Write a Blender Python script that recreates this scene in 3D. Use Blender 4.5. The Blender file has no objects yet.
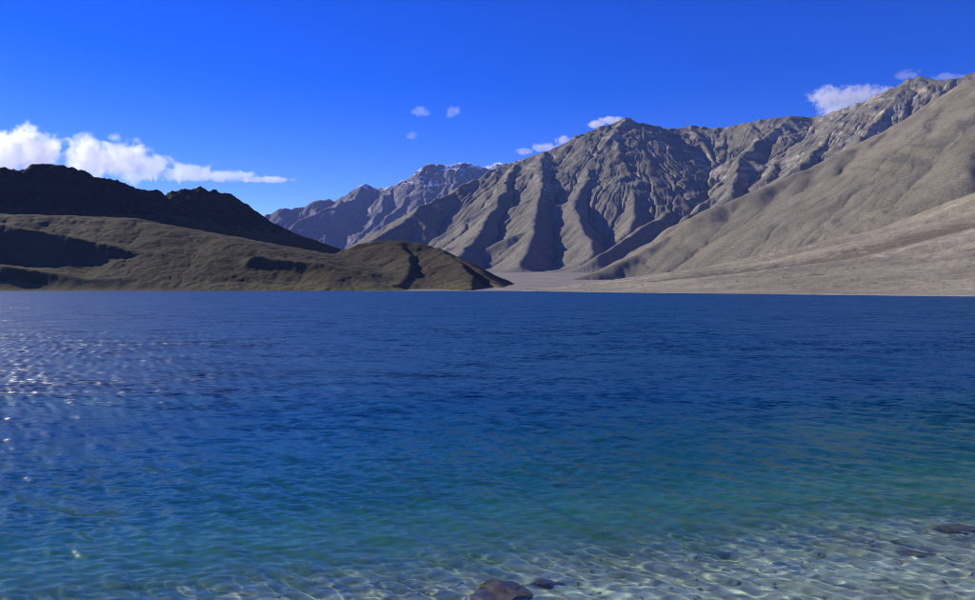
import bpy, math, random
import numpy as np

sc = bpy.context.scene
R = math.radians
# ------------------------------------------------------------------ camera
CAM_H, FPX, CX, HY = 4.0, 765.0, 487.5, 288.0
cam_data = bpy.data.cameras.new('camera')
cam = bpy.data.objects.new('camera', cam_data)
sc.collection.objects.link(cam)
sc.camera = cam
cam.location = (0, 0, CAM_H)
cam.rotation_euler = (R(90) - math.atan(12 / FPX), 0, 0)
cam_data.sensor_width = 36
cam_data.lens = 36 * FPX / 975
cam_data.clip_start = 0.1
cam_data.clip_end = 80000
# ------------------------------------------------------------------ sky and sun
SUN_AZ, SUN_EL = R(-58), R(27)          # azimuth from +Y, clockwise positive (so: to the left, a little ahead)
world = bpy.data.worlds.new('World')
sc.world = world
world.use_nodes = True
nt = world.node_tree
bg = nt.nodes['Background']
sky = nt.nodes.new('ShaderNodeTexSky')
sky.sky_type = 'NISHITA'
sky.sun_disc = False
sky.sun_elevation = SUN_EL
sky.sun_rotation = SUN_AZ
sky.altitude = 4300
sky.air_density = 1.3
sky.dust_density = 0.7
sky.ozone_density = 4.0
hs = nt.nodes.new('ShaderNodeHueSaturation')
hs.inputs['Saturation'].default_value = 1.38
hs.inputs['Hue'].default_value = 0.535
nt.links.new(sky.outputs[0], hs.inputs['Color'])
nt.links.new(hs.outputs[0], bg.inputs[0])
bg.inputs[1].default_value = 0.15
sun = bpy.data.lights.new('sun', 'SUN')
sun.energy = 4.8
sun.angle = R(0.53)
sun.color = (1.0, 0.92, 0.76)
sun.cycles.is_caustics_light = True
sun_o = bpy.data.objects.new('sun', sun)
sc.collection.objects.link(sun_o)
sun_o.rotation_euler = (R(90) - SUN_EL, 0, R(180) - SUN_AZ)
sc.view_settings.view_transform = 'Standard'
sc.view_settings.look = 'None'
sc.view_settings.exposure = 0.25
sc.view_settings.gamma = 1.0
sc.render.engine = 'CYCLES'
cy = sc.cycles
cy.use_denoising = True
cy.max_bounces = 12
cy.diffuse_bounces = 3
cy.glossy_bounces = 4
cy.transmission_bounces = 6
cy.transparent_max_bounces = 16
cy.volume_bounces = 12
cy.blur_glossy = 1.0
cy.sample_clamp_indirect = 6.0
cy.volume_step_rate = 1.0
cy.pixel_filter_type = 'BLACKMAN_HARRIS'
cy.filter_width = 1.0


# ------------------------------------------------------------------ noise (numpy)
def _hash(ix, iy, seed):
    h = (ix.astype(np.int64) * 374761393 + iy.astype(np.int64) * 668265263 + seed * 974634777) & 0xFFFFFFFF
    h = ((h ^ (h >> 13)) * 1274126177) & 0xFFFFFFFF
    return (h ^ (h >> 16)) & 0xFFFF


_GA = np.linspace(0, 2 * np.pi, 256, endpoint=False)
_GC, _GS = np.cos(_GA).astype(np.float32), np.sin(_GA).astype(np.float32)


def perlin(x, y, seed=0):
    x0 = np.floor(x); y0 = np.floor(y)
    fx = x - x0; fy = y - y0
    ix = x0.astype(np.int64); iy = y0.astype(np.int64)
    u = fx * fx * fx * (fx * (fx * 6 - 15) + 10)
    v = fy * fy * fy * (fy * (fy * 6 - 15) + 10)

    def g(dx, dy):
        h = _hash(ix + dx, iy + dy, seed) & 255
        return _GC[h] * (fx - dx) + _GS[h] * (fy - dy)
    a = g(0, 0); b = g(1, 0); c = g(0, 1); d = g(1, 1)
    return ((a + (b - a) * u) * (1 - v) + (c + (d - c) * u) * v) * 1.5


def fbm(x, y, octs=5, seed=0, gain=0.5, lac=2.03):
    s = 0; a = 1.0; t = 0
    for o in range(octs):
        s = s + a * perlin(x, y, seed + o * 17)
        t += a; a *= gain; x = x * lac + 13.7; y = y * lac + 7.1
    return s / t


def ridged(x, y, octs=5, seed=0, gain=0.55, lac=2.05):
    s = 0; a = 1.0; t = 0; w = 1.0
    for o in range(octs):
        n = 1 - np.abs(perlin(x, y, seed + o * 31))
        n = n * n * w
        w = np.clip(n * 1.6, 0, 1)
        s = s + a * n
        t += a; a *= gain; x = x * lac + 3.3; y = y * lac + 9.2
    return s / t


def sstep(a, b, x):
    t = np.clip((x - a) / (b - a), 0, 1)
    return t * t * (3 - 2 * t)


def smax(a, b, k):
    h = np.clip(0.5 + 0.5 * (a - b) / k, 0, 1)
    return b * (1 - h) + a * h + k * h * (1 - h)


# ------------------------------------------------------------------ mesh helpers
def P(px, py, d):
    """a point of the place seen at (px, py) of the survey photograph and standing d metres ahead"""
    return ((px - CX) / FPX * d, d, CAM_H + (HY - py) / FPX * d)


def poly(pts):
    return np.array([P(*p) for p in pts], dtype=np.float64)


def sheet(name, X, Y, Z, mat, attrs=None, smooth=True):
    ny, nx = X.shape
    v = np.stack([X, Y, Z], -1).reshape(-1, 3).astype(np.float32)
    i = np.arange(nx * ny, dtype=np.int32).reshape(ny, nx)
    q = np.stack([i[:-1, :-1], i[:-1, 1:], i[1:, 1:], i[1:, :-1]], -1).reshape(-1, 4)
    return mesh_obj(name, v, q, mat, attrs, smooth)


def mesh_obj(name, v, q, mat, attrs=None, smooth=True):
    k = q.shape[1]
    me = bpy.data.meshes.new(name)
    me.vertices.add(len(v)); me.vertices.foreach_set('co', v.astype(np.float32).ravel())
    me.loops.add(q.size); me.loops.foreach_set('vertex_index', q.astype(np.int32).ravel())
    me.polygons.add(len(q))
    me.polygons.foreach_set('loop_start', np.arange(0, q.size, k, dtype=np.int32))
    me.polygons.foreach_set('use_smooth', np.full(len(q), smooth, dtype=bool))
    me.update(calc_edges=True)
    me.validate()
    for n, a in (attrs or {}).items():
        at = me.attributes.new(n, 'FLOAT', 'POINT')
        at.data.foreach_set('value', a.astype(np.float32).ravel())
    if mat:
        me.materials.append(mat)
    o = bpy.data.objects.new(name, me)
    sc.collection.objects.link(o)
    return o


def tag(o, label, cat=None, kind=None, group=None):
    o['label'] = label
    if cat: o['category'] = cat
    if kind: o['kind'] = kind
    if group: o['group'] = group
    return o


# ------------------------------------------------------------------ node helper
class NT:
    def __init__(s, name, disp=False):
        s.m = bpy.data.materials.new(name); s.m.use_nodes = True
        s.t = s.m.node_tree; s.t.nodes.clear()
        s.out = s.t.nodes.new('ShaderNodeOutputMaterial')

    def n(s, typ, **kw):
        nd = s.t.nodes.new('ShaderNode' + typ)
        for k, v in kw.items(): setattr(nd, k, v)
        return nd

    def set(s, sock, v):
        if isinstance(v, bpy.types.NodeSocket): s.t.links.new(v, sock)
        elif v is not None: sock.default_value = v

    def math(s, op, a, b=None, c=None, clamp=False):
        nd = s.n('Math', operation=op, use_clamp=clamp)
        for i, v in enumerate((a, b, c)): s.set(nd.inputs[i], v)
        return nd.outputs[0]

    def vmath(s, op, a, b=None, scale=None):
        nd = s.n('VectorMath', operation=op)
        s.set(nd.inputs[0], a)
        if b is not None: s.set(nd.inputs[1], b)
        if scale is not None: s.set(nd.inputs['Scale'], scale)
        return nd.outputs['Value'] if op in ('LENGTH', 'DOT_PRODUCT', 'DISTANCE') else nd.outputs[0]

    def noise(s, vec, scale, detail=4, rough=0.55, dist=0.0, typ='FBM'):
        nd = s.n('TexNoise'); nd.noise_type = typ
        s.set(nd.inputs['Vector'], vec); nd.inputs['Scale'].default_value = scale
        nd.inputs['Detail'].default_value = detail; nd.inputs['Roughness'].default_value = rough
        nd.inputs['Distortion'].default_value = dist
        return nd

    def mix(s, f, a, b, mode='MIX'):
        nd = s.n('Mix', data_type='RGBA', blend_type=mode)
        s.set(nd.inputs[0], f); s.set(nd.inputs[6], a); s.set(nd.inputs[7], b)
        return nd.outputs[2]

    def ramp(s, f, lo, hi):
        nd = s.n('MapRange', interpolation_type='SMOOTHSTEP')
        s.set(nd.inputs[0], f); nd.inputs[1].default_value = lo; nd.inputs[2].default_value = hi
        return nd.outputs[0]

    def attr(s, name):
        nd = s.n('Attribute'); nd.attribute_name = name
        return nd.outputs['Fac']


def c4(*c): return (c[0], c[1], c[2], 1)


def terrain_mat(name, soil, soil2, rock, rock_dark, snow=False, grass=None, s=1.0, bump=1.0, strata=True):
    """dry mountain ground: soil and scree mottled at several sizes, bare rock, snow and grass where the attributes say"""
    b = NT(name)
    pos = b.n('NewGeometry').outputs['Position']
    big = b.noise(pos, 0.004 * s, 5, 0.6)
    mid = b.noise(pos, 0.03 * s, 5, 0.6)
    fine = b.noise(pos, 0.22 * s, 4, 0.65)
    col = b.mix(b.ramp(big.outputs[0], 0.35, 0.65), soil, soil2)
    col = b.mix(b.math('MULTIPLY', b.ramp(mid.outputs[0], 0.4, 0.7), 0.6), col, soil2)
    if strata:
        mp = b.n('Mapping'); b.set(mp.inputs[0], pos)
        mp.inputs['Rotation'].default_value = (R(24), R(-18), 0.4); mp.inputs['Scale'].default_value = (0.08, 0.08, 1.0)
        st = b.noise(mp.outputs[0], 0.030 * s, 6, 0.6, 0.3)
        rk = b.mix(b.ramp(st.outputs[0], 0.40, 0.60), rock_dark, rock)
    else:
        rk = b.mix(b.ramp(mid.outputs[0], 0.40, 0.60), rock_dark, rock)
    rmask = b.math('ADD', b.attr('rock'), b.math('MULTIPLY', b.math('SUBTRACT', mid.outputs[0], 0.5), 0.9))
    col = b.mix(b.ramp(rmask, 0.40, 0.62), col, rk)
    if grass:
        gm = b.math('ADD', b.attr('grass'), b.math('MULTIPLY', b.math('SUBTRACT', mid.outputs[0], 0.5), 1.1))
        col = b.mix(b.math('MULTIPLY', b.ramp(gm, 0.42, 0.7), 0.85), col, grass)
    # pebbly mottling
    fm = b.n('MapRange'); b.set(fm.inputs[0], fine.outputs[0])
    fm.inputs[1].default_value = 0.3; fm.inputs[2].default_value = 0.7
    fm.inputs[3].default_value = 0.6; fm.inputs[4].default_value = 1.4
    col = b.mix(1.0, col, fm.outputs[0], 'MULTIPLY')
    if snow:
        sm = b.math('ADD', b.attr('snow'), b.math('MULTIPLY', b.math('SUBTRACT', mid.outputs[0], 0.5), 1.2))
        col = b.mix(b.ramp(sm, 0.5, 0.62), col, c4(0.78, 0.8, 0.84))
    bs = b.n('BsdfPrincipled')
    b.set(bs.inputs['Base Color'], col)
    bs.inputs['Roughness'].default_value = 0.95
    bs.inputs['Specular IOR Level'].default_value = 0.1
    hgt = b.math('ADD', b.math('MULTIPLY', mid.outputs[0], 3.0 / s), b.math('MULTIPLY', fine.outputs[0], 0.9 / s))
    bp = b.n('Bump'); bp.inputs['Strength'].default_value = 0.55 * bump; bp.inputs['Distance'].default_value = 1.0
    b.set(bp.inputs['Height'], hgt)
    b.set(bs.inputs['Normal'], bp.outputs[0])
    b.set(b.out.inputs[0], bs.outputs[0])
    return b.m


# ------------------------------------------------------------------ ridge-skeleton terrain
def ridge_eval(X, Y, pl, sL, sR, steep=0.0, steepL=120.0, rnd=0.0):
    """height of a mountain that falls away from the crest line pl; sL/sR: slope left/right of its direction.
    returns height, distance from crest, arc coordinate"""
    best = np.full(X.shape, -1e9); bd = np.zeros(X.shape); bu = np.zeros(X.shape)
    L = 0.0
    for k in range(len(pl) - 1):
        a, c = pl[k], pl[k + 1]
        dx, dy = c[0] - a[0], c[1] - a[1]
        ln = math.hypot(dx, dy)
        if ln < 1e-6: continue
        rx, ry = X - a[0], Y - a[1]
        t = np.clip((rx * dx + ry * dy) / (ln * ln), 0, 1)
        ex, ey = rx - t * dx, ry - t * dy
        d = np.sqrt(ex * ex + ey * ey)
        side = (dx * ry - dy * rx) / ln            # >0: left of the direction
        w = np.clip(side / (d + 1e-3) * 0.5 + 0.5, 0, 1)
        s = sR + (sL - sR) * w
        dd = np.sqrt(d * d + rnd * rnd) - rnd if rnd else d
        h = a[2] + (c[2] - a[2]) * t - s * dd
        if steep: h = h - steep * steepL * (1 - np.exp(-dd / steepL))
        m = h > best
        ang = np.arctan2(ry - t * dy, rx - t * dx)
        best = np.where(m, h, best); bd = np.where(m, d, bd)
        bu = np.where(m, L + t * ln + 0.35 * ang * np.minimum(d, 300), bu)
        L += ln
    return best, bd, bu


def gullies(u, d, seed, lam, amp, d0):
    """runnels that run straight down from the crest and deepen away from it"""
    w = u + lam * 0.35 * perlin(u / lam, d / (lam * 1.3), seed + 5)
    n1 = np.abs(perlin(w / lam, d / (lam * 5) + 3.3, seed))
    n2 = np.abs(perlin(w / (lam * 0.42), d / (lam * 2.4) + 8.1, seed + 1))
    n3 = np.abs(perlin(w / (lam * 0.17), d / (lam * 1.1) + 1.7, seed + 2))
    g = n1 + 0.6 * n2 + 0.32 * n3 - 0.65
    return amp * g * sstep(0, d0, d)


def patch(px0, px1, d0, d1, nx, ny, logd=False):
    px = np.linspace(px0, px1, nx)
    d = np.exp(np.linspace(math.log(d0), math.log(d1), ny)) if logd else np.linspace(d0, d1, ny)
    D, PX = np.meshgrid(d, px, indexing='ij')
    return (PX - CX) / FPX * D, D


def subspurs(pl, rng, every, length, drop, ang=55, first=0.1):
    """side ribs that leave a spur alternately left and right and drop faster than it does"""
    out = []
    seg = np.diff(pl, axis=0); ln = np.hypot(seg[:, 0], seg[:, 1]); tot = ln.sum(); cum = np.r_[0, np.cumsum(ln)]
    s = tot * first + every * 0.5; side = 1
    while s < tot * 0.95:
        k = min(int(np.searchsorted(cum, s)) - 1, len(seg) - 1); t = (s - cum[k]) / ln[k]
        p = pl[k] + seg[k] * t; dr = seg[k][:2] / ln[k]
        a = R(ang + rng.uniform(-15, 15)) * side
        v = np.array([dr[0] * math.cos(a) - dr[1] * math.sin(a), dr[0] * math.sin(a) + dr[1] * math.cos(a)])
        l = length * rng.uniform(0.6, 1.3); pts = [p - [0, 0, 6]]
        for j in range(3):
            a2 = rng.uniform(-0.25, 0.25)
            v = np.array([v[0] * math.cos(a2) - v[1] * math.sin(a2), v[0] * math.sin(a2) + v[1] * math.cos(a2)])
            q = pts[-1].copy(); q[:2] += v * l / 3; q[2] -= l / 3 * drop * rng.uniform(0.8, 1.2); pts.append(q)
        out.append(np.array(pts)); side = -side; s += every * rng.uniform(0.6, 1.4) * 0.5
    return out


def slope_of(X, Y, Z):
    """steepness from the finished sheet (for where bare rock, scree and snow lie)"""
    du = np.stack([np.gradient(a, axis=1) for a in (X, Y, Z)], -1)
    dv = np.stack([np.gradient(a, axis=0) for a in (X, Y, Z)], -1)
    n = np.cross(du, dv); n /= np.linalg.norm(n, axis=-1, keepdims=True) + 1e-9
    return np.abs(n[..., 2]), n


def erode(X, Y, Z, iters, k, m=0.45, base=-1e9, talus=None):
    """running water: every cell drains to its steepest neighbour and the streams cut down (implicit stream power)"""
    ny, nx = Z.shape; N = ny * nx
    idx = np.arange(N).reshape(ny, nx)
    offs = [(-1, -1), (-1, 0), (-1, 1), (0, -1), (0, 1), (1, -1), (1, 0), (1, 1)]
    cell = np.abs(np.gradient(X, axis=1) * np.gradient(Y, axis=0)).ravel()
    dist_o = []
    for dy, dx in offs:
        ys, yd = slice(max(0, -dy), ny - max(0, dy)), slice(max(0, dy), ny - max(0, -dy))
        xs_, xd = slice(max(0, -dx), nx - max(0, dx)), slice(max(0, dx), nx - max(0, -dx))
        dist_o.append((ys, xs_, yd, xd, np.hypot(X[yd, xd] - X[ys, xs_], Y[yd, xd] - Y[ys, xs_])))
    acc = None
    for it in range(iters):
        best = np.zeros((ny, nx)); rec = idx.copy(); rd = np.ones((ny, nx))
        for ys, xs_, yd, xd, dd in dist_o:
            sl = (Z[ys, xs_] - Z[yd, xd]) / dd
            mm = sl > best[ys, xs_]
            best[ys, xs_] = np.where(mm, sl, best[ys, xs_])
            rec[ys, xs_] = np.where(mm, idx[yd, xd], rec[ys, xs_])
            rd[ys, xs_] = np.where(mm, dd, rd[ys, xs_])
        z = Z.ravel(); r = rec.ravel()
        order = np.argsort(z)
        ol = order.tolist(); rl = r.tolist(); a = cell.tolist()
        for i in reversed(ol):
            j = rl[i]
            if j != i: a[j] += a[i]
        acc = np.array(a)
        f = (k * acc ** m / rd.ravel()).tolist()
        zl = z.tolist()
        for i in ol:
            j = rl[i]
            if j != i and zl[i] > base:
                fi = f[i]; zl[i] = (zl[i] + fi * zl[j]) / (1 + fi)
        Z = np.array(zl).reshape(ny, nx)
        if talus:                                # loose slopes slump
            for ax in (0, 1):
                P_ = np.pad(Z, 1, mode='edge')
                Z = Z + talus * ((P_[:-2, 1:-1] + P_[2:, 1:-1] - 2 * Z) if ax == 0 else (P_[1:-1, :-2] + P_[1:-1, 2:] - 2 * Z))
    return Z, np.log10(acc.reshape(ny, nx))


# ------------------------------------------------------------------ lake outline and the ground sheet
NEAR_N = (-0.287, 0.958)                     # the near shore runs slightly away to the right


def near_s(X, Y):
    return X * NEAR_N[0] + Y * NEAR_N[1] - 11.1


RSH = np.array([(420, -300), (330, 120), (230, 360), (192, 470), (118, 680), (50, 960), (20, 1100)], float)


def right_shore(X, Y):
    """distance east of the right-hand shore (positive on land)"""
    xs = np.interp(Y, RSH[:, 1], RSH[:, 0]) + 5 * perlin(Y / 60, Y * 0 + 0.3, 2) + 2 * perlin(Y / 17, Y * 0 + 0.7, 4)
    return (X - xs) * 0.93


def lake_land(X, Y):
    """rough distance outside the lake, negative within"""
    r = right_shore(X, np.minimum(Y, 1100))
    f = Y - 1035 + 0.02 * X
    l = -X - 900
    n = -near_s(X, Y) - 6.0
    return np.maximum(np.maximum(r, f), np.maximum(l, n))


def bed_depth(s):
    """depth below the near shore as the water gets deeper outwards"""
    return np.interp(s, [-9, -5.6, -3.5, -1, 1, 3, 6, 10, 18, 40, 120], [-1.2, 0, 0.19, 0.34, 0.52, 0.85, 1.7, 3.6, 8, 20, 32])


def ground_z(X, Y):
    s = near_s(X, Y)
    land = lake_land(X, Y)
    zin = -np.minimum(bed_depth(s), np.clip(-land * 0.3, 0, 30) + 0.02 + np.where(s < 45, 60, 0))
    zout = 0.035 * np.maximum(land, 0)
    zb = -bed_depth(s)
    near = sstep(60, 30, np.hypot(X, Y))
    z = np.where(land < 0, zin, zout)
    beach = np.minimum(np.where(s < -9, 1.2 + (-9 - s) * 0.16, zb), 2.45 + 0.03 * np.maximum(-s, 0))
    return z * (1 - near) + beach * near


th = np.concatenate([np.linspace(-180, -48, 40, endpoint=False), np.linspace(-48, 48, 300), np.linspace(48, 180, 41)[1:]])
rr = np.concatenate([np.linspace(0.4, 5, 12, endpoint=False), np.exp(np.linspace(math.log(5), math.log(60), 170, endpoint=False)),
                     np.exp(np.linspace(math.log(60), math.log(40000), 110))])
RR, TH = np.meshgrid(rr, np.radians(th), indexing='ij')
GX, GY = RR * np.sin(TH), RR * np.cos(TH)
GZ = ground_z(GX, GY)
fade = sstep(0.5, 6, RR)
GZ = GZ + fade * sstep(70, 25, RR) * (0.05 * fbm(GX / 1.3, GY / 1.3, 4, 3) + 0.13 * fbm(GX / 4.5, GY / 4.5, 3, 9))

b = NT('gravel_bed')
pos = b.n('NewGeometry').outputs['Position']
n1 = b.noise(pos, 0.55, 4, 0.6)
n2 = b.noise(pos, 4.0, 4, 0.6)
vor = b.n('TexVoronoi'); b.set(vor.inputs['Vector'], pos); vor.inputs['Scale'].default_value = 14
col = b.mix(b.ramp(n1.outputs[0], 0.36, 0.64), c4(0.50, 0.46, 0.33), c4(0.74, 0.70, 0.54))
col = b.mix(b.ramp(n2.outputs[0], 0.45, 0.7), col, c4(0.32, 0.28, 0.19))
hsv = b.n('HueSaturation'); b.set(hsv.inputs['Color'], vor.outputs['Color']); hsv.inputs['Saturation'].default_value = 0.15
col = b.mix(0.25, col, b.mix(1.0, col, hsv.outputs[0], 'MULTIPLY'))
col = b.mix(b.ramp(b.vmath('LENGTH', pos), 60, 200), col, b.mix(b.ramp(b.noise(pos, 0.02, 5, 0.6).outputs[0], 0.35, 0.65), c4(0.20, 0.17, 0.13), c4(0.27, 0.235, 0.18)))
bs = b.n('BsdfPrincipled'); b.set(bs.inputs['Base Color'], col); bs.inputs['Roughness'].default_value = 0.9
b.set(b.out.inputs[0], bs.outputs[0])
ground = sheet('ground', GX, GY, GZ, b.m)
tag(ground, 'stony valley floor and pale gravel lake bed sloping away from the shore', kind='structure')
ground.cycles.is_caustics_receiver = True

# ------------------------------------------------------------------ the water
NXW, NYW = 700, 610
pxs = np.concatenate([np.linspace(-2200, -90, 30, endpoint=False), np.linspace(-90, 1060, NXW - 45), np.linspace(1060, 1700, 16)[1:]])
r1 = np.concatenate([np.linspace(5.0, 7.5, 14, endpoint=False), np.exp(np.linspace(math.log(7.5), math.log(17), 236, endpoint=False)), np.exp(np.linspace(math.log(17), math.log(70), 230, endpoint=False))])
r2 = np.exp(np.linspace(math.log(70), math.log(1500), NYW - 480))
rw = np.concatenate([r1, r2]); drw = np.gradient(rw)
D, PX = np.meshgrid(rw, pxs, indexing='ij')
WX, WY = (PX - CX) / FPX * D, D
DR = np.repeat(drw[:, None], NXW, 1)
rng = np.random.default_rng(11)
gust = 0.75 + 0.55 * fbm(WX / 26, WY / 60, 3, 77) + 0.25 * perlin(WX / 9, WY / 14, 5)
gust = np.clip(gust, 0.7, 1.5)
WZ = np.zeros_like(WX)
NW = 80
for k in range(NW):
    lam = 0.15 * (1.7 / 0.15) ** ((k + rng.random()) / NW)
    if rng.random() < 0.36:
        a = R(rng.normal(82, 24))
    else:
        a = R(rng.normal(33, 11))
    slope = 0.040 * float(np.interp(lam, [0.15, 0.2, 0.35, 0.8, 1.7], [0.7, 1.0, 1.1, 0.65, 0.35]))
    A = slope * lam / (2 * math.pi)
    kx, ky = 2 * math.pi / lam * math.cos(a), 2 * math.pi / lam * math.sin(a)
    att = sstep(0.55, 0.28, DR * abs(math.sin(a)) / lam) * sstep(0.6, 0.3, D * 1.6 / FPX * abs(math.cos(a)) / lam)
    ph = kx * WX + ky * WY + rng.random() * 6.283 + 1.2 * perlin(WX / (lam * 9), WY / (lam * 9), k)
    WZ += A * att * np.sin(ph)
WZ *= gust
b = NT('lake_surface')
geo = b.n('NewGeometry')
pos = geo.outputs['Position']
mp = b.n('Mapping'); b.set(mp.inputs[0], pos); mp.inputs['Scale'].default_value = (0.55, 1.0, 1.0); mp.inputs['Rotation'].default_value = (0, 0, R(-12))
na = b.noise(mp.outputs[0], 3.2, 4, 0.65)
nb = b.noise(mp.outputs[0], 0.42, 4, 0.7)
va = b.vmath('SUBTRACT', na.outputs['Color'], (0.5, 0.5, 0.5))
vb = b.vmath('SUBTRACT', nb.outputs['Color'], (0.5, 0.5, 0.5))
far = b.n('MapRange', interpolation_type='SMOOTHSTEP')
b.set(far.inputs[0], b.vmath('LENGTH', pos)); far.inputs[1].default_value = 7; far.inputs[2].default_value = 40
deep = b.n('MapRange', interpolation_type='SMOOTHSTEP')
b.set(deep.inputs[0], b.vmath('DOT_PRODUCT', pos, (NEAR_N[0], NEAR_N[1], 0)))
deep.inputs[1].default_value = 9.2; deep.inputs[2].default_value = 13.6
mp2 = b.n('Mapping'); b.set(mp2.inputs[0], pos); mp2.inputs['Scale'].default_value = (0.5, 1.0, 1.0); mp2.inputs['Rotation'].default_value = (0, 0, R(-20))
gs = b.noise(mp2.outputs[0], 0.05, 8, 0.85)
amp = b.math('MULTIPLY', far.outputs[0], b.math('MULTIPLY_ADD', b.ramp(gs.outputs[0], 0.4, 0.6), 2.4, 1.0))
vv = b.vmath('ADD', b.vmath('SCALE', va, scale=b.math('MULTIPLY', amp, 1.4)), b.vmath('SCALE', vb, scale=b.math('MULTIPLY', amp, 0.9)))
vv = b.vmath('MULTIPLY', vv, (0.4, 1.0, 0.0))
nrm = b.vmath('NORMALIZE', b.vmath('ADD', geo.outputs['Normal'], vv))


def water_bsdf(b, nrm, vol):
    g = b.n('BsdfGlass'); g.distribution = 'GGX'
    g.inputs['IOR'].default_value = 1.333; b.set(g.inputs['Roughness'], b.math('ADD', 0.15, b.math('MULTIPLY', far.outputs[0], 0.31)))
    g.inputs['Color'].default_value = (1, 1, 1, 1)
    if nrm is not None: b.set(g.inputs['Normal'], nrm)
    up = b.n('BsdfPrincipled')          # deep water: surface reflection over upwelling light put into the base colour
    bed_light = b.n('MapRange', interpolation_type='SMOOTHSTEP')     # light off the pale bed, painted brighter and greener near shore
    b.set(bed_light.inputs[0], deep.inputs[0].links[0].from_socket); bed_light.inputs[1].default_value = 9.5; bed_light.inputs[2].default_value = 15
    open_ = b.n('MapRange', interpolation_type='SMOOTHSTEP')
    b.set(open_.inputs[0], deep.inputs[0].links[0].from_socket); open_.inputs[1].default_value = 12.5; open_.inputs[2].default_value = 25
    b.set(up.inputs['Base Color'], b.mix(open_.outputs[0], b.mix(bed_light.outputs[0], c4(0.075, 0.235, 0.130), c4(0.012, 0.085, 0.070)), c4(0.003, 0.060, 0.135)))
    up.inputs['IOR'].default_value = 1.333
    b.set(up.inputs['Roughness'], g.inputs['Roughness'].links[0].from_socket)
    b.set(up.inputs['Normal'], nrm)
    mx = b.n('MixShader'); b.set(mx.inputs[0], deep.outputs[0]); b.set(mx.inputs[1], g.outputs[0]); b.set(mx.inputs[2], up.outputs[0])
    b.set(b.out.inputs[0], mx.outputs[0])


WATER_COL, WATER_DEN = c4(0.12, 0.83, 0.82), 0.80
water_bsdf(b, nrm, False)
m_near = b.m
# the open, deep lake uses the same surface with the water's absorption inside it
m_far = m_near.copy(); m_far.name = 'deep_lake_surface'
t2 = m_far.node_tree
o2 = [n for n in t2.nodes if n.type == 'OUTPUT_MATERIAL'][0]
va2 = t2.nodes.new('ShaderNodeVolumeAbsorption'); va2.inputs[0].default_value = WATER_COL; va2.inputs[1].default_value = WATER_DEN
t2.links.new(va2.outputs[0], o2.inputs[1])
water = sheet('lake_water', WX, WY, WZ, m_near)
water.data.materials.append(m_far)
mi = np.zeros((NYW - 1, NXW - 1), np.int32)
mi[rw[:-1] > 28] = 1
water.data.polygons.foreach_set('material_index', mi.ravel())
water.cycles.is_caustics_caster = True
tag(water, 'rippled blue lake turning teal and clear over the shallows', kind='structure')
# the body of clear water over the shallows
nb_ = int(np.searchsorted(rw, 28.3)); st_ = 4
rows = list(range(0, nb_, st_)) + [nb_]; cols = list(range(0, NXW, st_))
if cols[-1] != NXW - 1: cols.append(NXW - 1)
BX, BYY = WX[np.ix_(rows, cols)], WY[np.ix_(rows, cols)]
BZ = np.zeros(BX.shape)
for a, ri in enumerate(rows):                 # a skin that just covers the crests
    for c, ci in enumerate(cols):
        BZ[a, c] = WZ[max(0, ri - st_):ri + st_ + 1, max(0, ci - st_):ci + st_ + 1].max() + 0.006
nr, nc = BX.shape
v = np.concatenate([np.stack([BX, BYY, BZ], -1).reshape(-1, 3), np.stack([BX, BYY, np.full(BX.shape, -40.0)], -1).reshape(-1, 3)])
ii = np.arange(nr * nc).reshape(nr, nc); N2 = nr * nc


def quads(g): return np.stack([g[:-1, :-1], g[:-1, 1:], g[1:, 1:], g[1:, :-1]], -1).reshape(-1, 4)


ring = np.concatenate([ii[0, :], ii[1:, -1], ii[-1, -2::-1], ii[-2:0:-1, 0]])
nxt = np.roll(ring, -1)
q = np.concatenate([quads(ii), quads(ii)[:, ::-1] + N2, np.stack([ring + N2, nxt + N2, nxt, ring], -1)])
b = NT('clear_water')
va = b.n('VolumeAbsorption'); va.inputs[0].default_value = WATER_COL; va.inputs[1].default_value = WATER_DEN
b.set(b.out.inputs[1], va.outputs[0])
body = mesh_obj('water_body', v, q, b.m, smooth=False)
body.parent = water

# ------------------------------------------------------------------ far range (some of its distance haze is tinted into the rock colour)
m_far_range = terrain_mat('far_range_hazed_rock', c4(0.19, 0.175, 0.19), c4(0.145, 0.135, 0.15), c4(0.31, 0.29, 0.28), c4(0.11, 0.105, 0.12), snow=True, s=0.35, bump=1.0)
X, Y = patch(170, 620, 7200, 11500, 400, 190)
wx = X + 160 * fbm(X / 900, Y / 900, 4, 41); wy = Y + 160 * fbm(X / 900, Y / 900, 4, 42)
rng = np.random.default_rng(5)
main = poly([(170, 262, 9300), (215, 245, 9300), (245, 228, 9300), (268, 215, 9300), (285, 209, 9350), (302, 206, 9400), (318, 203, 9400), (335, 200, 9450), (350, 193, 9500), (361, 187, 9500), (371, 182, 9500), (381, 190, 9500), (392, 187, 9450), (405, 184, 9400), (418, 175, 9400), (428, 168, 9400), (440, 165, 9450), (456, 164, 9450), (470, 165, 9500), (482, 170, 9500), (520, 160, 9600), (560, 165, 9600), (620, 190, 9600)])
sp = [main]
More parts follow.
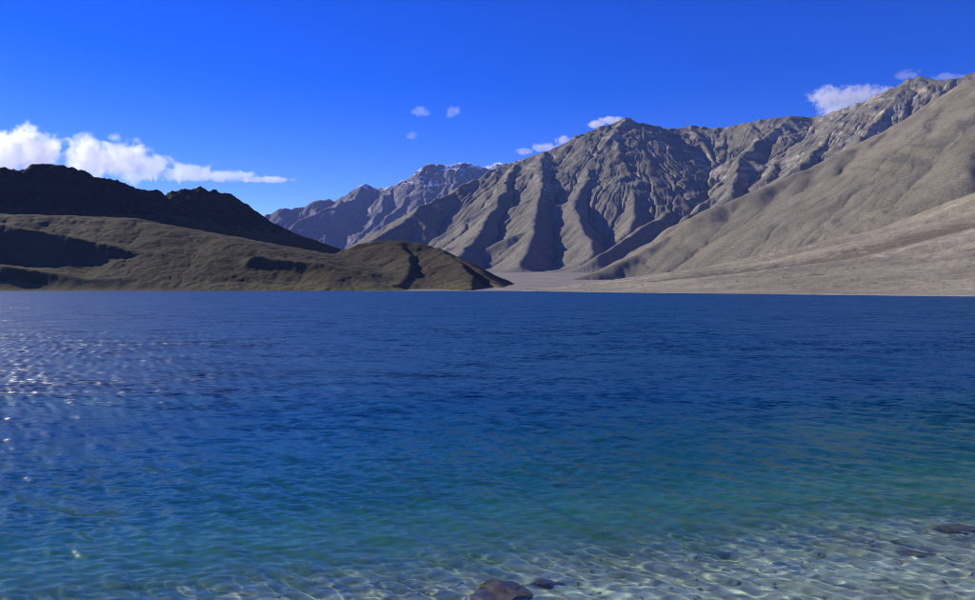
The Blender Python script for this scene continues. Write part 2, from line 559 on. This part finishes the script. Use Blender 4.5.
for tip, ang, ln in [((285, 209, 9350), -100, 1900), ((318, 203, 9400), -95, 2100), ((345, 197, 9480), -105, 2000), ((371, 182, 9500), -98, 2300), ((398, 186, 9440), -92, 2200), ((428, 168, 9400), -100, 2300), ((456, 164, 9450), -90, 2300), ((482, 170, 9500), -95, 2300), ((268, 215, 9300), -120, 1500)]:
    p = np.array(P(*tip)); a = R(ang); pts = [p - [0, 0, 20]]
    for j in range(5):
        a += rng.uniform(-0.25, 0.25)
        qn = pts[-1].copy(); qn[0] += math.cos(a) * ln / 5; qn[1] += math.sin(a) * ln / 5; qn[2] -= (p[2] - 130) / 5.6 * rng.uniform(0.6, 1.4); pts.append(qn)
    sp.append(np.array(pts)); sp += subspurs(sp[-1], rng, 520, 620, 0.62)
Z = None
for k, pl in enumerate(sp):
    h, d, u = ridge_eval(wx, wy, pl, 0.72, 0.72, 0.0)
    h = h + gullies(u, d, 60 + k, 260, 70, 250) 
    Z = h if Z is None else smax(Z, h, 12)
Z += 60 * fbm(X / 300, Y / 300, 5, 19)
Z, acc = erode(X, Y, Z, 8, 0.035)
Z += 60 * (ridged(X / 420, Y / 420, 5, 8) - 0.5) * sstep(100, 600, Z)
nz, nn = slope_of(X, Y, Z)
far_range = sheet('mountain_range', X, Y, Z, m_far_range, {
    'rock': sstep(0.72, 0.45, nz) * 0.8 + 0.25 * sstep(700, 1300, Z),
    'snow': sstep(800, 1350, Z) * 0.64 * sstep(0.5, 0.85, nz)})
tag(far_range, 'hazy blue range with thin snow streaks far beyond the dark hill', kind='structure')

# ------------------------------------------------------------------ the main massif
m_massif = terrain_mat('massif_rock', c4(0.175, 0.16, 0.12), c4(0.218, 0.20, 0.15), c4(0.39, 0.35, 0.265), c4(0.175, 0.16, 0.13), snow=True, s=0.7, bump=1.1)
X, Y = patch(335, 1110, 2450, 5500, 860, 370)
wx = X + 48 * fbm(X / 520, Y / 520, 4, 21) + 9 * fbm(X / 90, Y / 90, 3, 23)
wy = Y + 48 * fbm(X / 520, Y / 520, 4, 22) + 9 * fbm(X / 90, Y / 90, 3, 24)
rng = np.random.default_rng(9)
crest = poly([(484, 172, 4450), (500, 165, 4500), (525, 157, 4500), (545, 150, 4520), (575, 137, 4600), (600, 127, 4650), (626, 118, 4700), (645, 124, 4750), (665, 128, 4800), (690, 126, 4800), (720, 128, 4700), (750, 122, 4600), (785, 117, 4500), (815, 117, 4450), (835, 112, 4350), (855, 105, 4250), (880, 94, 4150), (900, 83, 4100), (914, 76, 4100), (930, 80, 4000), (950, 80, 3950), (978, 70, 3900), (1040, 60, 3800), (1150, 70, 3700)])
spurs = [
    [(484, 172, 4450), (455, 188, 4250), (422, 206, 4000), (395, 226, 3750), (372, 242, 3500), (350, 262, 3200)],
    [(521, 158, 4500), (510, 178, 4150), (494, 208, 3700), (468, 244, 3150), (450, 268, 2750)],
    [(546, 150, 4500), (545, 165, 4200), (537, 198, 3700), (532, 234, 3150), (516, 268, 2750)],
    [(600, 128, 4650), (603, 145, 4400), (588, 168, 4100), (576, 198, 3700), (580, 226, 3250), (592, 254, 2850)],
    [(626, 119, 4700), (614, 135, 4450), (618, 155, 4200), (626, 180, 3900), (636, 205, 3550), (634, 228, 3250)],
    [(628, 119, 4700), (642, 135, 4550), (654, 152, 4400), (664, 170, 4250), (668, 190, 4050)],
    [(690, 126, 4800), (700, 142, 4550), (716, 163, 4200), (695, 190, 3850), (668, 212, 3500), (638, 231, 3150), (600, 256, 2750)],
    [(720, 128, 4700), (722, 145, 4450), (728, 165, 4150), (722, 190, 3800), (700, 215, 3400)],
    [(785, 117, 4500), (762, 137, 4250), (744, 152, 4050), (738, 172, 3800), (728, 195, 3450)],
    [(815, 117, 4450), (806, 138, 4150), (786, 158, 3900), (764, 178, 3600)],
    [(855, 105, 4250), (838, 128, 3950), (818, 148, 3700), (796, 168, 3400)],
    [(900, 83, 4100), (884, 108, 3850), (862, 132, 3600), (840, 152, 3350)],
    [(950, 80, 3950), (930, 105, 3650), (905, 128, 3400), (880, 150, 3200)],
    [(1010, 66, 3850), (990, 95, 3500), (960, 120, 3250)],
]
Z = None
lines = [(crest, 0)]
for s_ in spurs:
    pl = poly(s_); pl[0, 2] -= 8
    lines.append((pl, 1))
    lines += [(p, 2) for p in subspurs(pl, rng, 900, 460, 0.50, 46, 0.15)]
CD = np.full(X.shape, 1e9)
for k, (pl, lev) in enumerate(lines):
    sl, sr = ((0.58, 0.58), (0.92, 0.55), (0.82, 0.58))[lev]
    h, d, u = ridge_eval(wx, wy, pl, sl, sr, 0.2 if lev < 2 else 0.0, 60, (6, 20, 14)[lev])
    h = h + gullies(u, d, 160 + k, (230, 210, 120)[lev], (24, 20, 11)[lev], 170)
    Z = h if Z is None else smax(Z, h, 9)
    if lev < 2: CD = np.minimum(CD, d)
Z += 10 * fbm(X / 110, Y / 110, 5, 35)
Z, acc = erode(X, Y, Z, 10, 0.036, talus=0.055)
hi = sstep(120, 600, Z)
Z += hi * (3 + 18 * sstep(300, 40, CD)) * (ridged(X / 140, Y / 140, 6, 88) - 0.5) + (1 - hi) * 2 * fbm(X / 60, Y / 60, 4, 31)
foot = ground_z(X, Y) - 6 + 0.02 * (Y - 2400)
Z = smax(Z, foot, 55)
nz, nn = slope_of(X, Y, Z)
rockm = sstep(0.80, 0.58, nz) * (0.25 + 0.55 * hi) + 0.52 * sstep(420, 850, Z) * (0.55 + fbm(X / 300, Y / 300, 3, 4))
massif = sheet('mountain', X, Y, Z, m_massif, {
    'rock': rockm, 'snow': sstep(650, 1000, Z) * 0.34 * sstep(0.6, 0.85, nz)})
tag(massif, 'tall grey brown mountain massif with shadowed spurs and pale cliffs', kind='structure')

# ------------------------------------------------------------------ brown scree slope on the right
m_slope = terrain_mat('brown_scree', c4(0.175, 0.157, 0.11), c4(0.21, 0.188, 0.134), c4(0.30, 0.26, 0.20), c4(0.15, 0.115, 0.09), s=1.2, bump=0.6, strata=False)
X, Y = patch(520, 1200, 1150, 2650, 480, 250)
wx = X + 32 * fbm(X / 300, Y / 300, 4, 51); wy = Y + 32 * fbm(X / 300, Y / 300, 4, 52)
r_crest = poly([(1250, 10, 2050), (1100, 34, 2050), (1020, 58, 2020), (975, 79, 2000), (953, 91, 2000), (928, 106, 2000), (903, 122, 2000), (878, 135, 1990), (845, 150, 1980), (803, 170, 1950), (762, 189, 1900), (720, 206, 1880), (690, 228, 1850), (650, 248, 1800), (620, 261, 1750), (590, 272, 1700), (555, 285, 1650)])
rng = np.random.default_rng(14)
Z = None
lines = [(r_crest, 0)]
for tip, en in [((990, 70, 2000), (960, 178, 1300)), ((940, 98, 2000), (905, 190, 1420)), ((903, 122, 2000), (868, 204, 1480)), ((868, 140, 1985), (836, 214, 1540)), ((835, 154, 1970), (800, 226, 1570)), ((800, 171, 1950), (768, 238, 1600)), ((762, 189, 1900), (735, 248, 1620)), ((722, 205, 1880), (700, 258, 1640)), ((690, 228, 1850), (668, 266, 1640))]:
    a, c = np.array(P(*tip)), np.array(P(*en)); a[2] -= 6
    mid = (a + c) / 2; mid[0] += rng.uniform(-15, 15); mid[2] += (a[2] - c[2]) * 0.02
    lines.append((np.array([a, mid, c]), 1))
for k, (pl, lev) in enumerate(lines):
    sl, sr = ((0.64, 0.64), (0.66, 0.5))[lev]
    h, d, u = ridge_eval(wx, wy, pl, sl, sr, 0, 60, (14, 18)[lev])
    h = h + gullies(u, d, 360 + k, (110, 70)[lev], (17, 12)[lev], 110)
    Z = h if Z is None else smax(Z, h, 14)
Z += 4 * fbm(X / 60, Y / 60, 5, 61)
Z, acc = erode(X, Y, Z, 8, 0.012, talus=0.08)
Z += 1.2 * fbm(X / 30, Y / 30, 4, 62) + 9 * (ridged(X / 130, Y / 130, 4, 66) - 0.5) * sstep(250, 520, Z)
nz, nn = slope_of(X, Y, Z)
slope_o = sheet('mountain_slope', X, Y, Z, m_slope, {'rock': 0.5 * sstep(330, 620, Z) * (0.7 + fbm(X / 160, Y / 160, 3, 7)) + 0.3 * sstep(0.86, 0.7, nz) + 0.35 * sstep(3.6, 4.6, acc)})
tag(slope_o, 'smooth brown scree slope falling from the upper right to the valley', kind='structure')

# ------------------------------------------------------------------ pale alluvial fan along the right shore
m_fan = terrain_mat('fan_gravel', c4(0.35, 0.31, 0.205), c4(0.23, 0.202, 0.135), c4(0.42, 0.37, 0.27), c4(0.31, 0.27, 0.19), grass=c4(0.15, 0.125, 0.085), s=2.2, bump=0.5, strata=False)
X, Y = patch(480, 1330, 300, 2700, 560, 250, True)


def fan_z(X, Y):
    dist = right_shore(X, np.minimum(Y, 1300)) - np.maximum(Y - 1000, 0) * 0.06
    z = np.interp(dist, [-80, 0, 60, 300, 550, 690, 800, 1000, 1600], [-8, 0, 4, 34, 97, 157, 226, 345, 720])
    w = Y + 20 * perlin(X / 240, Y / 240, 3)
    st = perlin(w / 95, dist / 1500, 71) * 1.0 + 0.5 * perlin(w / 38, dist / 700, 72) + 0.25 * perlin(w / 15, dist / 300, 73)
    amp = 7 * sstep(10, 350, dist)
    return z + amp * st + 1.2 * fbm(X / 14, Y / 14, 4, 74) * sstep(5, 80, dist), dist, st


Z, dist, st = fan_z(X, Y)
fan = sheet('alluvial_fan', X, Y, Z, m_fan, {'rock': np.clip(0.15 + 0.5 * sstep(12, 3, dist) + 0.5 * st + 0.3 * fbm(X / 60, Y / 60, 4, 75) * 1.2, 0, 1)})
fan.data.attributes.new('grass', 'FLOAT', 'POINT').data.foreach_set('value', (np.clip(0.30 - 0.85 * st, 0, 0.85) * sstep(30, 160, dist)).astype(np.float32).ravel())
tag(fan, 'pale gravel fan sloping down to the right hand shore', kind='structure')

# ------------------------------------------------------------------ dark hills on the left shore
m_hill = terrain_mat('hill_soil_and_shade', c4(0.054, 0.043, 0.019), c4(0.078, 0.064, 0.030), c4(0.034, 0.027, 0.018), c4(0.018, 0.014, 0.010), grass=c4(0.115, 0.10, 0.042), s=2.0, bump=1.7, strata=False)
X, Y = patch(-170, 535, 1005, 2150, 520, 330)
wx = X + 12 * fbm(X / 200, Y / 200, 4, 81) + 4 * fbm(X / 40, Y / 40, 3, 83)
wy = Y + 12 * fbm(X / 200, Y / 200, 4, 82) + 4 * fbm(X / 40, Y / 40, 3, 84)
HL = [  # crest, slope on the left of its direction, on the right, rounding
    ([(-170, 172, 1350), (-60, 176, 1430), (0, 172, 1490), (30, 168, 1520), (58, 165, 1550), (80, 172, 1580), (105, 180, 1600), (130, 186, 1625), (156, 191, 1650), (190, 209, 1680), (225, 228, 1710), (262, 245, 1735), (310, 262, 1760)], 0.5, 0.80, 5),
    ([(120, 205, 1850), (150, 196, 1880), (180, 192, 1900), (200, 189, 1920), (214, 189, 1930), (226, 193, 1940), (240, 203, 1950), (256, 213, 1960), (275, 224, 1970), (300, 235, 1980), (336, 247, 1990), (362, 262, 1990), (392, 279, 1990)], 0.5, 0.85, 5),
    ([(-170, 206, 1250), (-60, 212, 1300), (0, 214, 1340), (70, 216, 1370), (126, 218, 1370), (168, 226, 1340), (224, 238, 1290), (270, 249, 1250), (330, 266, 1170), (394, 290, 1055)], 0.12, 0.42, 22),
    ([(-170, 200, 1200), (-60, 212, 1195), (0, 224, 1190), (40, 231, 1190), (70, 236, 1190), (110, 244, 1190), (135, 252, 1190), (160, 263, 1180), (185, 275, 1165), (207, 286, 1140)], 0.10, 1.0, 7),
    ([(-170, 250, 1110), (0, 264, 1105), (60, 273, 1100), (110, 280, 1095), (200, 286, 1085), (300, 289, 1075), (380, 290, 1065)], 0.08, 0.22, 10),
    ([(255, 256, 1165), (290, 260, 1160), (320, 264, 1155), (350, 272, 1140), (378, 282, 1110), (395, 291, 1085)], 0.10, 1.1, 5),
    ([(325, 262, 1440), (345, 250, 1440), (360, 244, 1440), (378, 241, 1440), (400, 241, 1430), (420, 243, 1415), (438, 248, 1395), (456, 257, 1365), (474, 268, 1310), (491, 280, 1240), (507, 292, 1130)], 0.45, 0.85, 8),
    ([(398, 243, 1425), (408, 255, 1330), (410, 266, 1240), (400, 284, 1095)], 1.2, 0.2, 5),
    ([(440, 250, 1390), (458, 262, 1290), (470, 275, 1180), (472, 288, 1070)], 1.2, 0.2, 5),
]
Z = None
for k, (pts, sL, sR, rd) in enumerate(HL):
    pl = poly(pts)
    h, d, u = ridge_eval(wx, wy, pl, sL, sR, 0, 60, rd)
    h = h + gullies(u, d, 460 + k, 55, 2.4, 60)
    Z = h if Z is None else smax(Z, h, 7)
Z += 1.5 * fbm(X / 40, Y / 40, 5, 95)
Z, acc = erode(X, Y, Z, 6, 0.006, base=1.0)
top = sstep(150, 250, Z)
Z += 1.6 * fbm(X / 24, Y / 24, 5, 91) + 1.1 * (ridged(X / 15, Y / 15, 3, 94) - 0.5) + top * 16 * (ridged(X / 48, Y / 48, 5, 92) - 0.42)
dl = Y - 1036 + 0.02 * X + 9 * fbm(X / 70, Y / 200, 3, 6)
lim = dl * 0.3 + np.maximum(dl, 0) ** 2 * 0.012
Z = np.maximum(-smax(-Z, -lim, 3), -5)
nz, nn = slope_of(X, Y, Z)
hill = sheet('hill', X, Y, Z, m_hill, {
    'rock': 0.55 * sstep(112, 165, Z) + 0.45 * sstep(0.86, 0.7, nz) * (0.4 + top),  # crags, plus the upper face's shade put into the colour as darker rock
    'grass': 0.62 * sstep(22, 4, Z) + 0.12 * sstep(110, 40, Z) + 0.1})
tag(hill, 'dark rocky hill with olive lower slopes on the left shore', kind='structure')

# ------------------------------------------------------------------ haze
b = NT('mountain_air')
pv = b.n('VolumePrincipled')
pv.inputs['Color'].default_value = c4(0.36, 0.54, 1.0)
pv.inputs['Density'].default_value = 2.0e-5
b.set(b.out.inputs[1], pv.outputs[0])
v = np.array([(x, y, z) for z in (-46, 1720) for x, y in ((-9000, -3000), (9000, -3000), (9000, 12000), (-9000, 12000))], float)
haze = mesh_obj('haze', v, np.array([(0, 3, 2, 1), (4, 5, 6, 7), (0, 1, 5, 4), (1, 2, 6, 5), (2, 3, 7, 6), (3, 0, 4, 7)]), b.m, smooth=False)
tag(haze, 'thin blue mountain air over the lake and ranges', kind='stuff')

# ------------------------------------------------------------------ clouds, well beyond the last range
def cloud(label, lobes, depth, dens, seed, nscale, rag=1.0, thick=0.7, step=0.2):
    """one cloud: a body of vapour built from soft lobes (px, py, half width, half height) at its own distance"""
    u = depth / FPX
    C, S = [], []
    for (px, py, rx, ry) in lobes:
        C.append(P(px, py, depth)); S.append((rx * u, max(ry * u * 1.6, rx * u * 0.5) * thick, ry * u))
    C, S = np.array(C), np.array(S)
    pad = 1.35
    lo, hi_ = (C - S * pad).min(0), (C + S * pad).max(0)
    b = NT('cloud_vapour')
    pos = b.n('NewGeometry').outputs['Position']
    f = None
    for c, s_ in zip(C, S):
        e = b.vmath('LENGTH', b.vmath('MULTIPLY', b.vmath('SUBTRACT', pos, tuple(c)), tuple(1 / s_)))
        e = b.math('SUBTRACT', 1.0, e)
        f = e if f is None else b.math('SMOOTH_MAX', f, e, 0.25)
    off = b.vmath('ADD', pos, (seed * 9173.0, seed * 411.0, 0))
    nz_ = b.noise(off, nscale, 7, 0.68, 0.6)
    f = b.math('ADD', f, b.math('MULTIPLY', b.math('SUBTRACT', nz_.outputs[0], 0.5), 2.6 * rag))
    dn = b.math('MULTIPLY', b.ramp(f, 0.12, 0.5), dens)
    pv = b.n('VolumePrincipled'); pv.inputs['Color'].default_value = c4(1, 1, 1)
    pv.inputs['Anisotropy'].default_value = 0.6
    b.set(pv.inputs['Density'], dn)
    b.set(b.out.inputs[1], pv.outputs[0])
    b.m.cycles.volume_step_rate = step
    v = np.array([(x, y, z) for z in (lo[2], hi_[2]) for x, y in ((lo[0], lo[1]), (hi_[0], lo[1]), (hi_[0], hi_[1]), (lo[0], hi_[1]))])
    o = mesh_obj('cloud', v, np.array([(0, 3, 2, 1), (4, 5, 6, 7), (0, 1, 5, 4), (1, 2, 6, 5), (2, 3, 7, 6), (3, 0, 4, 7)]), b.m, smooth=False)
    return tag(o, label, 'cloud', group='white clouds low behind the peaks')


CD_ = 15000
cloud('large white cumulus bank trailing a thin tail behind the dark left hill',
      [(-60, 162, 50, 40), (0, 158, 38, 30), (26, 152, 20, 30), (48, 155, 18, 26), (92, 160, 30, 27), (124, 160, 30, 25), (150, 167, 36, 15), (185, 172, 40, 11), (225, 176, 42, 7.5), (262, 180, 36, 4)], CD_, 0.0055, 1, 0.0026, 0.95, 0.35, 0.08)
cloud('small bright cloud tucked against the left shoulder of the main peak', [(596, 125, 12, 5), (608, 121, 12, 5), (616, 122, 10, 6)], CD_, 0.0120, 2, 0.0075, 0.75)
cloud('soft white cloud strip on the ridge left of the main peak', [(524, 152, 10, 4.5), (545, 148, 16, 5.5), (564, 141, 11, 6), (560, 150, 20, 6)], CD_, 0.0060, 3, 0.0075, 0.90)
cloud('tiny white cloud in the saddle beside the far blue range', [(490, 170, 10, 5), (499, 167, 9, 5)], CD_, 0.0120, 4, 0.0075, 0.68)
cloud('pale wisp high in the sky, the left one of the upper pair', [(420, 112, 9, 5)], CD_, 0.0022, 5, 0.006, 1.9)
cloud('pale wisp high in the sky, the right one of the upper pair', [(455, 111, 7, 5), (451, 115, 6, 4)], CD_, 0.0024, 6, 0.006, 1.9)
cloud('faintest small wisp below the pair of wisps', [(412, 136, 6, 5)], CD_, 0.0016, 7, 0.006, 1.9)
cloud('ragged white cloud rising behind the right hand ridge', [(826, 98, 20, 12), (845, 100, 24, 13), (862, 95, 18, 10), (880, 94, 22, 8), (835, 112, 20, 12)], CD_, 0.0064, 8, 0.0075, 1.12)
cloud('thin pale cloud veil just above the highest right hand crest', [(905, 76, 14, 6), (945, 78, 20, 5), (966, 80, 14, 6)], CD_, 0.0026, 9, 0.0075, 1.05)

# ------------------------------------------------------------------ stones
def stone_mesh(rng, sub=3, rough=0.35):
    import bmesh
    bm = bmesh.new()
    bmesh.ops.create_icosphere(bm, subdivisions=sub, radius=1.0)
    dirs = rng.normal(size=(9, 3)); dirs /= np.linalg.norm(dirs, axis=1, keepdims=True)
    cut = rng.uniform(0.35, 0.8, 9)
    sd = int(rng.integers(1000))
    co = np.array([v.co[:] for v in bm.verts])
    for dv, ct in zip(dirs, cut):                      # split faces, as broken rock has
        dd = co @ dv
        co = co - np.outer(np.maximum(dd - ct, 0) * 0.85, dv)
    co *= (1 + rough * 0.9 * fbm(co[:, 0] * 1.7 + sd, co[:, 1] * 1.7 + co[:, 2] * 1.3, 4, sd))[:, None]
    for v, c in zip(bm.verts, co): v.co = c
    fac = np.array([[v.index for v in f.verts] for f in bm.faces])
    bm.free()
    return co, fac


b = NT('dark_brown_rock')
tc = b.n('TexCoord').outputs['Object']
n1 = b.noise(tc, 2.2, 5, 0.65); n2 = b.noise(tc, 9, 4, 0.6)
col = b.mix(b.ramp(n1.outputs[0], 0.35, 0.65), c4(0.11, 0.060, 0.032), c4(0.22, 0.13, 0.07))
col = b.mix(b.math('MULTIPLY', b.ramp(n2.outputs[0], 0.5, 0.75), 0.5), col, c4(0.17, 0.14, 0.10))
bs = b.n('BsdfPrincipled'); b.set(bs.inputs['Base Color'], col); bs.inputs['Roughness'].default_value = 0.7
bp = b.n('Bump'); bp.inputs['Strength'].default_value = 0.6; bp.inputs['Distance'].default_value = 0.05
b.set(bp.inputs['Height'], n1.outputs[0]); b.set(bs.inputs['Normal'], bp.outputs[0])
b.set(b.out.inputs[0], bs.outputs[0])
m_rock = b.m
rng = np.random.default_rng(31)


def bed_point(px, py, drop):
    d = (CAM_H + drop) * FPX / (py - HY)
    return (px - CX) / FPX * d, d


def rock(px, py, size, rz, label, lift=0.35):
    x, y = bed_point(px, py, 0.25)
    co, fac = stone_mesh(rng)
    o = mesh_obj('submerged_rock', co * np.array(size), fac, m_rock, smooth=False)
    z = float(ground_z(np.array([[x]]), np.array([[y]]))[0, 0])
    o.location = (x, y, z + size[2] * lift); o.rotation_euler = (0.1, 0.05, rz)
    o.cycles.is_caustics_receiver = True
    return tag(o, label, 'rock', group='dark rocks under the clear shallows')


rock(494, 606, (0.48, 0.42, 0.17), 0.3, 'large brown rock under clear water at the bottom edge of the shallows')
rock(547, 594, (0.26, 0.09, 0.05), -0.2, 'narrow dark slab just right of the large brown submerged rock')
rock(918, 564, (0.38, 0.2, 0.07), -0.15, 'flat dark rock lying under the shallows at the right')
rock(962, 541, (0.42, 0.3, 0.10), 0.1, 'brown submerged rock nearest the right edge of the picture')

# small stones strewn over the bed, too many to count
tv, tf, nv = [], [], 0
protos = [stone_mesh(rng, 1, 0.2) for _ in range(6)]
for k in range(5200):
    y = rng.uniform(7.6, 17); x = rng.uniform(-0.72, 0.72) * y
    if near_s(np.array(x), np.array(y)) > 4: continue
    co, fac = protos[k % 6]
    r = 0.014 + 0.05 * rng.random() ** 5
    a = rng.uniform(0, 6.28); ca, sa = math.cos(a), math.sin(a)
    c2 = co * np.array([r, r * rng.uniform(0.6, 1), r * 0.55])
    z = float(ground_z(np.array([[x]]), np.array([[y]]))[0, 0]) + 0.05 * float(fbm(np.array([x / 1.3]), np.array([y / 1.3]), 4, 3)[0]) + 0.13 * float(fbm(np.array([x / 4.5]), np.array([y / 4.5]), 3, 9)[0])
    tv.append(np.stack([c2[:, 0] * ca - c2[:, 1] * sa + x, c2[:, 0] * sa + c2[:, 1] * ca + y, c2[:, 2] + z + r * 0.15], -1)); tf.append(fac + nv); nv += len(co)
b = NT('bed_pebbles')
isl = b.n('NewGeometry').outputs['Random Per Island']
cr = b.n('ValToRGB'); b.set(cr.inputs[0], isl)
e = cr.color_ramp.elements; e[0].color = c4(0.25, 0.22, 0.17); e[1].color = c4(0.55, 0.52, 0.44)
e2 = e.new(0.45); e2.color = c4(0.33, 0.29, 0.22)
bs = b.n('BsdfPrincipled'); b.set(bs.inputs['Base Color'], cr.outputs[0]); bs.inputs['Roughness'].default_value = 0.8
b.set(b.out.inputs[0], bs.outputs[0])
peb = mesh_obj('pebbles', np.concatenate(tv), np.concatenate(tf), b.m)
peb.cycles.is_caustics_receiver = True
tag(peb, 'pale and brown pebbles strewn over the shallow lake bed', kind='stuff')

# boulders and broken stone lying on the fan and along the hill's foot, too many to count
tv, tf, nv = [], [], 0
sp_ = [stone_mesh(rng, 1, 0.3) for _ in range(5)]
FX = rng.uniform(-60, 900, 9000); FY = rng.uniform(360, 1500, 9000)
keep = (FX / FY < 0.72) & (FX / FY > 0.02)
FX, FY = FX[keep], FY[keep]
FZ, FD, FS = fan_z(FX, FY)
clump = fbm(FX / 70, FY / 70, 3, 55)
for x, y, z, dd, cl in zip(FX, FY, FZ, FD, clump):
    if dd < 4 or dd > 750 or cl < 0.02 + 0.2 * rng.random(): continue
    co, fac = sp_[int(rng.integers(5))]
    r = (0.3 + 0.9 * rng.random() ** 4) * (0.6 + y / 1500)
    c2 = co * np.array([r, r * rng.uniform(0.7, 1), r * 0.7])
    tv.append(c2 + np.array([x, y, z + r * 0.2])); tf.append(fac + nv); nv += len(co)
b = NT('scattered_stone')
isl = b.n('NewGeometry').outputs['Random Per Island']
bs = b.n('BsdfPrincipled'); b.set(bs.inputs['Base Color'], b.mix(isl, c4(0.20, 0.17, 0.125), c4(0.44, 0.39, 0.29))); bs.inputs['Roughness'].default_value = 0.9
b.set(b.out.inputs[0], bs.outputs[0])
scree = mesh_obj('scree', np.concatenate(tv), np.concatenate(tf), b.m, smooth=False)
tag(scree, 'pale loose stones scattered over the gravel fan by the right shore', kind='stuff')
